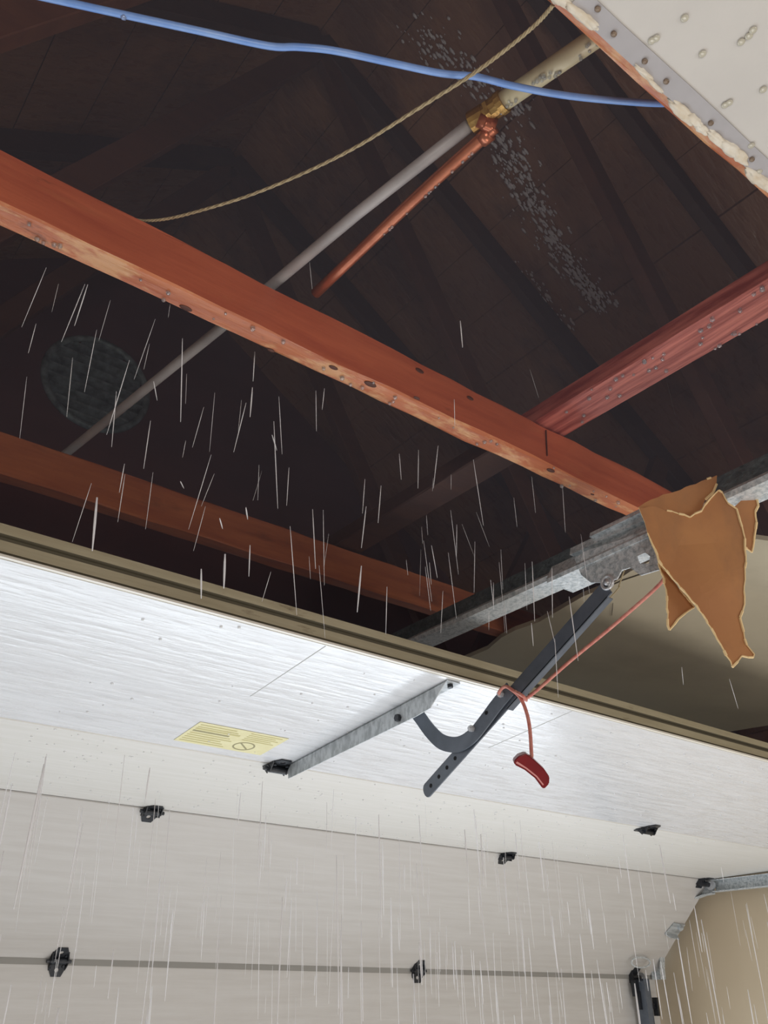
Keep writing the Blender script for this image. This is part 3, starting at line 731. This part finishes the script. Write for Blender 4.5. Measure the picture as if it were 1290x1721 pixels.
# bowed T grip: a short curved bar with a hollow underside, tilted
ax = (RT * 0.78 - UP * 0.62).normalized(); dn = (UP * -0.78 - RT * 0.62).normalized(); dp = FW.copy()
top = [(-0.030, -0.004), (-0.024, -0.013), (-0.008, -0.0135), (0.012, -0.012), (0.026, -0.008), (0.032, 0.0), (0.031, 0.010), (0.026, 0.010), (0.010, 0.006), (-0.010, 0.006), (-0.026, 0.009), (-0.031, 0.006)]
for sgn in (1,):
    prism(b, [hc + ax * a + dn * c - dp * 0.009 for a, c in [(1.2 * i, 1.3 * j) for i, j in top]], dp * 0.018)
bmesh.ops.bevel(b, geom=[e for e in b.edges if len(e.link_faces) == 2 and e.calc_face_angle(0) > 0.5], offset=0.0016, segments=2, affect='EDGES')
hd = obj('pull_handle', b, M['grip'], cordt); hd['label'] = 'dark red glossy grip'
b = nb(); prism(b, [hc + ax * a * 1.2 + dn * c * 1.3 - dp * 0.0095 for a, c in [(-0.027, 0.003), (-0.010, 0.0015), (0.010, 0.0015), (0.026, 0.005), (0.026, 0.007), (0.010, 0.0035), (-0.010, 0.0035), (-0.027, 0.006)]], dp * 0.001)
obj('grip_rim', b, M['grip_in'], hd)

# ================================================================ PIPES, CABLE, ROPE
ZP = 1.0
def P_(u, v, z=ZP): return at_z(u, v, z)
pw = thing('cream_pipe', P_(880, 146), 'cream pipe emerging over the broken ceiling edge, beaded with drops, ending in a brass joint', 'pipe')
a = P_(1010, 56); e = P_(836, 176)
b = nb(); tube(b, [a + (a - e) * 0.6, e], 0.0125, 16); obj('pipe_body', b, M['pipe_cream'], pw, smooth=True)
b = nb(); tube(b, [P_(847, 168), P_(838, 175)], 0.0155, 16); tube(b, [P_(838, 175), P_(812, 194)], 0.0140, 14); tube(b, [P_(826, 184), P_(820, 188)], 0.0165, 6); tube(b, [P_(815, 192), P_(792, 206)], 0.0150, 14)
obj('brass_joint', b, M['brass'], pw)
b = nb()
for i in range(26):
    t = rnd.uniform(0, 1); c = a.lerp(e, t); blob(b, c + Vector((rnd.uniform(-0.006, 0.006), rnd.uniform(-0.008, 0.008), -0.0125)), rnd.uniform(0.0018, 0.0036))
o = obj('water_beads', b, M['water'], pw, kind='stuff')
pg = nb(); tube(pg, [P_(796, 204), P_(600, 358), P_(365, 555), P_(100, 770), P_(70, 795)], 0.0088, 14)
tag(obj('grey_pipe', pg, M['pipe_grey'], smooth=True), 'long thin pale grey pipe lying over the trusses from the brass joint to the left', 'pipe')
cp = thing('copper_pipe', P_(826, 214, 0.985), 'short copper pipe angled beside the grey pipe, ending at the central truss', 'pipe')
b = nb(); tube(b, smooth_path([P_(812, 206, 0.985), P_(826, 214, 0.983), P_(818, 224, 0.982), P_(700, 330, 0.981), P_(530, 492, 0.981)], 5), 0.0085, 14)
obj('pipe_body', b, M['copper'], cp, smooth=True)
b = nb(); tube(b, [P_(803, 200, 0.99), P_(832, 212, 0.984)], 0.0095, 12); tube(b, [P_(824, 222, 0.982), P_(808, 234, 0.982)], 0.0105, 12); obj('elbow', b, M['copper'], cp, smooth=True)
b = nb()
for i in range(16):
    t = rnd.uniform(0, 0.6); c = P_(822, 222, 0.982).lerp(P_(530, 492, 0.981), t); blob(b, c + Vector((0, rnd.uniform(-0.005, 0.005), -0.009)), rnd.uniform(0.0015, 0.003))
obj('water_beads', b, M['water'], cp, kind='stuff')
b = nb(); e0 = P_(100, 0, 0.93); ed = e0 - P_(200, 22, 0.93)
pts = [e0 + ed * k + Vector((0, 0, h)) for k, h in ((22, .05), (16, .03), (11, .015), (7, .005), (4, 0), (2, 0), (1, 0))] + [ P_(100, 0, 0.93), P_(200, 22, 0.93), P_(330, 50, 0.93), P_(450, 76, 0.93), P_(500, 78, 0.93), P_(560, 84, 0.93), P_(650, 103, 0.93), P_(740, 122, 0.93), P_(800, 128, 0.932), P_(860, 143, 0.934),
                         P_(940, 158, 0.936), P_(1020, 167, 0.94), P_(1110, 173, 0.945), P_(1150, 168, 0.975)]
tube(b, smooth_path(pts, 6), 0.0041, 10)
bc = obj('blue_cable', b, M['blue'], smooth=True); tag(bc, 'light blue cable sagging across the hole from top left to the ceiling edge', 'cable')
b = nb(); c = P_(208, 27, 0.928); blob(b, c, 0.004, 0.004, 0.005); obj('cable_drop', b, M['water'], bc)
b = nb(); pts = [P_(929, 8, 0.872), P_(900, 40, 0.885), P_(850, 82, 0.90), P_(790, 126, 0.91), P_(700, 183, 0.925), P_(600, 245, 0.94), P_(510, 290, 0.95), P_(420, 327, 0.96), P_(340, 352, 0.97), P_(285, 366, 0.975), P_(245, 370, 0.98), P_(215, 366, 0.985)]
base = smooth_path(pts, 14)
for ph in (0, 2 * math.pi / 3, 4 * math.pi / 3):
    tw = []
    for i, p in enumerate(base):
        t = i * 0.9 + ph; tw.append(p + Vector((math.cos(t) * 0.0012, 0, math.sin(t) * 0.0012)))
    tube(b, tw, 0.0013, 6)
rp = tag(obj('rope', b, M['rope'], smooth=True), 'thin twisted tan rope hanging from the ceiling corner down to the central truss', 'rope')

# ================================================================ TORN PAPER
pp = thing('torn_drywall_paper', at_x(1140, 850, 1.35), 'torn brown drywall paper hanging in pointed flaps over the opener rail', 'torn paper')
pn = Vector((-0.62, -0.74, -0.25)).normalized()
def sheet(pix, p0, nrm, th, amp, name, sc=9.0, par=None, curl=0.0):
    b = nb(); nrm = Vector(nrm).normalized()
    # roughen the outline
    out = []
    for i in range(len(pix)):
        a = Vector(pix[i]); c = Vector(pix[(i + 1) % len(pix)]); n = max(1, int((c - a).length / 9))
        for k in range(n):
            q = a.lerp(c, k / n)
            if k: q += Vector((rnd.uniform(-1.3, 1.3), rnd.uniform(-1.3, 1.3)))
            out.append(q)
    vs = [b.verts.new(on_plane(q.x, q.y, p0, nrm)) for q in out]
    eds = [b.edges.new((vs[i], vs[(i + 1) % len(vs)])) for i in range(len(vs))]
    r = bmesh.ops.triangle_fill(b, edges=eds, use_beauty=True)
    inner = [e for e in b.edges if not e.is_boundary]
    bmesh.ops.subdivide_edges(b, edges=inner, cuts=3)
    bmesh.ops.triangulate(b, faces=b.faces[:])
    fs = b.faces[:]
    bnd = set(v for v in b.verts if v.is_boundary)
    for v in b.verts:
        k = noise.noise(v.co * sc) * amp + curl * (p0[2] - v.co.z) ** 2
        v.co += nrm * k
    bmesh.ops.recalc_face_normals(b, faces=b.faces[:])
    e = bmesh.ops.extrude_face_region(b, geom=fs)
    nv = [g for g in e['geom'] if isinstance(g, bmesh.types.BMVert)]
    nf = set(g for g in e['geom'] if isinstance(g, bmesh.types.BMFace)); fset = set(fs)
    bmesh.ops.translate(b, vec=nrm * -th, verts=nv)
    for f in b.faces:
        f.material_index = 0 if (f in nf or f in fset) else 1
    o = obj(name, b, [M['paper'], M['paper_edge']], par or pp)
    # pale frayed rim
    b2 = nb(); 
    return o, out
c0 = tuple(at_z(1095, 850, 0.71))
F1 = [(1073, 852), (1100, 850), (1158, 869), (1178, 858), (1192, 838), (1207, 823), (1213, 827), (1222, 845), (1236, 855), (1245, 885), (1250, 905), (1251, 945), (1247, 985), (1248, 1015), (1240, 1038), (1246, 1062), (1250, 1084), (1262, 1100), (1260, 1105),
      (1240, 1103), (1222, 1122), (1205, 1085), (1190, 1057), (1170, 1027), (1165, 1018), (1110, 950), (1095, 915), (1085, 885)]
F2 = [(1073, 851), (1095, 838), (1125, 828), (1160, 814), (1205, 797), (1204, 812), (1198, 826), (1185, 838), (1180, 852), (1165, 867), (1157, 871), (1140, 880), (1100, 880), (1082, 870)]
F3 = [(1232, 852), (1245, 840), (1258, 834), (1270, 840), (1272, 850), (1267, 860), (1269, 878), (1266, 900), (1262, 928), (1254, 922), (1244, 915), (1240, 880)]
F4 = [(1106, 945), (1165, 1020), (1150, 1030), (1138, 1040), (1124, 1058), (1121, 1050), (1118, 990)]
def rim(out, p0, nrm, name, skip=lambda q: False, sc=9.0, amp=0.0, curl=0.0, off=0.0008):
    nrm = Vector(nrm).normalized(); b = nb(); P0 = Vector(p0)
    for i in range(len(out)):
        a, c = out[i], out[(i + 1) % len(out)]
        if skip(a) or skip(c): continue
        pts = []
        for q in (a, c):
            w_ = on_plane(q.x, q.y, p0, nrm); w_ += nrm * (noise.noise(w_ * sc) * amp + curl * (p0[2] - w_.z) ** 2 + off); pts.append(w_)
        if (pts[1] - pts[0]).length > 1e-5: tube(b, pts, 0.0017 * rnd.uniform(0.6, 1.4), 5)
    return b
for (fl, p0, amp, curl, skip, nm) in ((F1, Vector(c0), 0.012, 0.25, lambda q: q.x < 1112 and q.y < 890, 'hanging_flap'),
                            (F2, Vector(c0) * 1.006, 0.008, 0.0, lambda q: q.x < 1185 or q.y < 800, 'upper_strip'),
                            (F3, Vector(c0) * 1.004, 0.008, 0.0, lambda q: q.x < 1243, 'side_strip'),
                            (F4, Vector(c0) * 1.012, 0.006, 0.0, lambda q: q.y < 985 and q.x > 1119, 'pointed_flap')):
    o, out = sheet(fl, tuple(p0), pn, 0.0014, amp, nm, curl=curl)
    b = rim(out, tuple(p0), pn, 'torn_edge', skip, amp=amp, curl=curl)
    obj('torn_edge', b, M['paper_edge'], o)

# ================================================================ WATER ON THE DOOR, RAIN
pts = []
b = nb()
for i in range(420):
    x = rnd.uniform(0.45, 2.9); 
    if rnd.random() < 0.75:
        t = rnd.uniform(0.01, 0.60); p = Vector((x, J['23'][0], J['23'][1])) + d2 * t - n2 * 0.001; r = rnd.uniform(0.0012, 0.0034)
    else:
        t = rnd.uniform(0.02, 0.6); p = on1(x, t, 0.001); r = rnd.uniform(0.0014, 0.0034)
    blob(b, p, r, r, r * 0.7)
o = obj('door_beads', b, M['bead'], smooth=True); tag(o, 'scattered water beads clinging to the underside of the white door sections', 'water drops', kind='stuff')
b = nb()
def streak(p, ln, r, lean=(0, 0)):
    p = Vector(p); q = p + Vector((lean[0] * ln, lean[1] * ln, -ln))
    n = 4; tube(b, [p.lerp(q, k / n) for k in range(n + 1)], r, 5, rf=lambda t: 0.25 + 0.75 * math.sin(math.pi * min(1, 0.15 + 0.8 * t)))
# the plainest threads, where the photo shows them against the dark opening
for (u0, v0, u1, v1, r, y) in [(163, 835, 155, 925, .0034, 1.05), (525, 855, 530, 955, .0017, 1.1), (615, 850, 607, 920, .0016, 1.0), (607, 950, 600, 1028, .0026, 1.0), (703, 755, 702, 820, .002, 1.1), (640, 815, 635, 878, .0018, 1.1),
                         (773, 538, 777, 583, .002, .8), (650, 985, 648, 1065, .0014, 1.1), (420, 915, 418, 968, .0018, 1.1), (378, 930, 376, 988, .0034, 1.1), (338, 955, 338, 1005, .0026, 1.1), (428, 590, 425, 640, .0018, 1.0), (424, 650, 420, 700, .0022, 1.0),
                         (122, 600, 112, 700, .0014, 1.2), (680, 320, 680, 322, .001, 1.2), (258, 640, 264, 672, .0016, 1.1), (369, 870, 374, 888, .002, 1.1), (303, 808, 309, 820, .0018, 1.1), (413, 852, 416, 872, .0024, 1.1), (520, 440, 525, 492, .0012, 1.0),
                         (457, 730, 465, 756, .0024, 1.2), (360, 795, 338, 850, .0009, 1.1), (345, 850, 325, 925, .001, 1.1), (425, 840, 440, 790, .0007, 1.1), (435, 780, 433, 840, .0008, 1.1), (890, 620, 905, 668, .0008, 1.0), (800, 860, 822, 918, .0009, 1.2),
                         (776, 880, 797, 935, .0009, 1.2), (763, 670, 764, 715, .0009, .8), (1120, 640, 1135, 700, .0007, 1.2), (1145, 1120, 1148, 1150, .001, 1.0), (1225, 1140, 1240, 1190, .001, 1.0), (455, 960, 440, 1010, .001, 1.1)]:
    p = at_y(u0, v0, y); q = at_y(u1, v1, y * 1.02)
    tube(b, [p.lerp(q, k / 4) for k in range(5)], r * 0.55, 6, rf=lambda t: 0.3 + 0.7 * math.sin(math.pi * min(1, 0.15 + 0.8 * t)))
for i in range(720):
    y = rnd.uniform(0.9, 2.5)
    x = y * rnd.uniform(0.1, 1.7)
    if x > 3.6 or (x > 1.2 * y and rnd.random() < 0.5): continue
    zmax = min(0.5, 0.26 * y); z = -0.25 + (zmax + 0.25) * rnd.random() ** 1.4
    if y < 1.3: z = min(z, 0.35)
    ln = rnd.uniform(0.04, 0.2)
    streak((x, y, z), ln, rnd.choice([.0005, .0006, .0007, .0009, .0012, .0016]), (rnd.uniform(-0.02, 0.06), rnd.uniform(-0.02, 0.02)))
for i in range(85):
    y = rnd.uniform(0.6, 1.15)
    x = y * rnd.uniform(0.15, 1.3) ; z = rnd.uniform(0.58, 0.95) * y
    if z > 0.84: continue
    streak((x, y, z), rnd.uniform(0.02, 0.10), rnd.choice([.0003, .0004, .0005, .0006]), (rnd.uniform(-0.15, 0.15), rnd.uniform(-0.05, 0.05)))
o = obj('falling_rain', b, M['stream'], smooth=True); tag(o, 'fine threads of rainwater falling through the opened ceiling in front of the door', 'rain', kind='stuff')
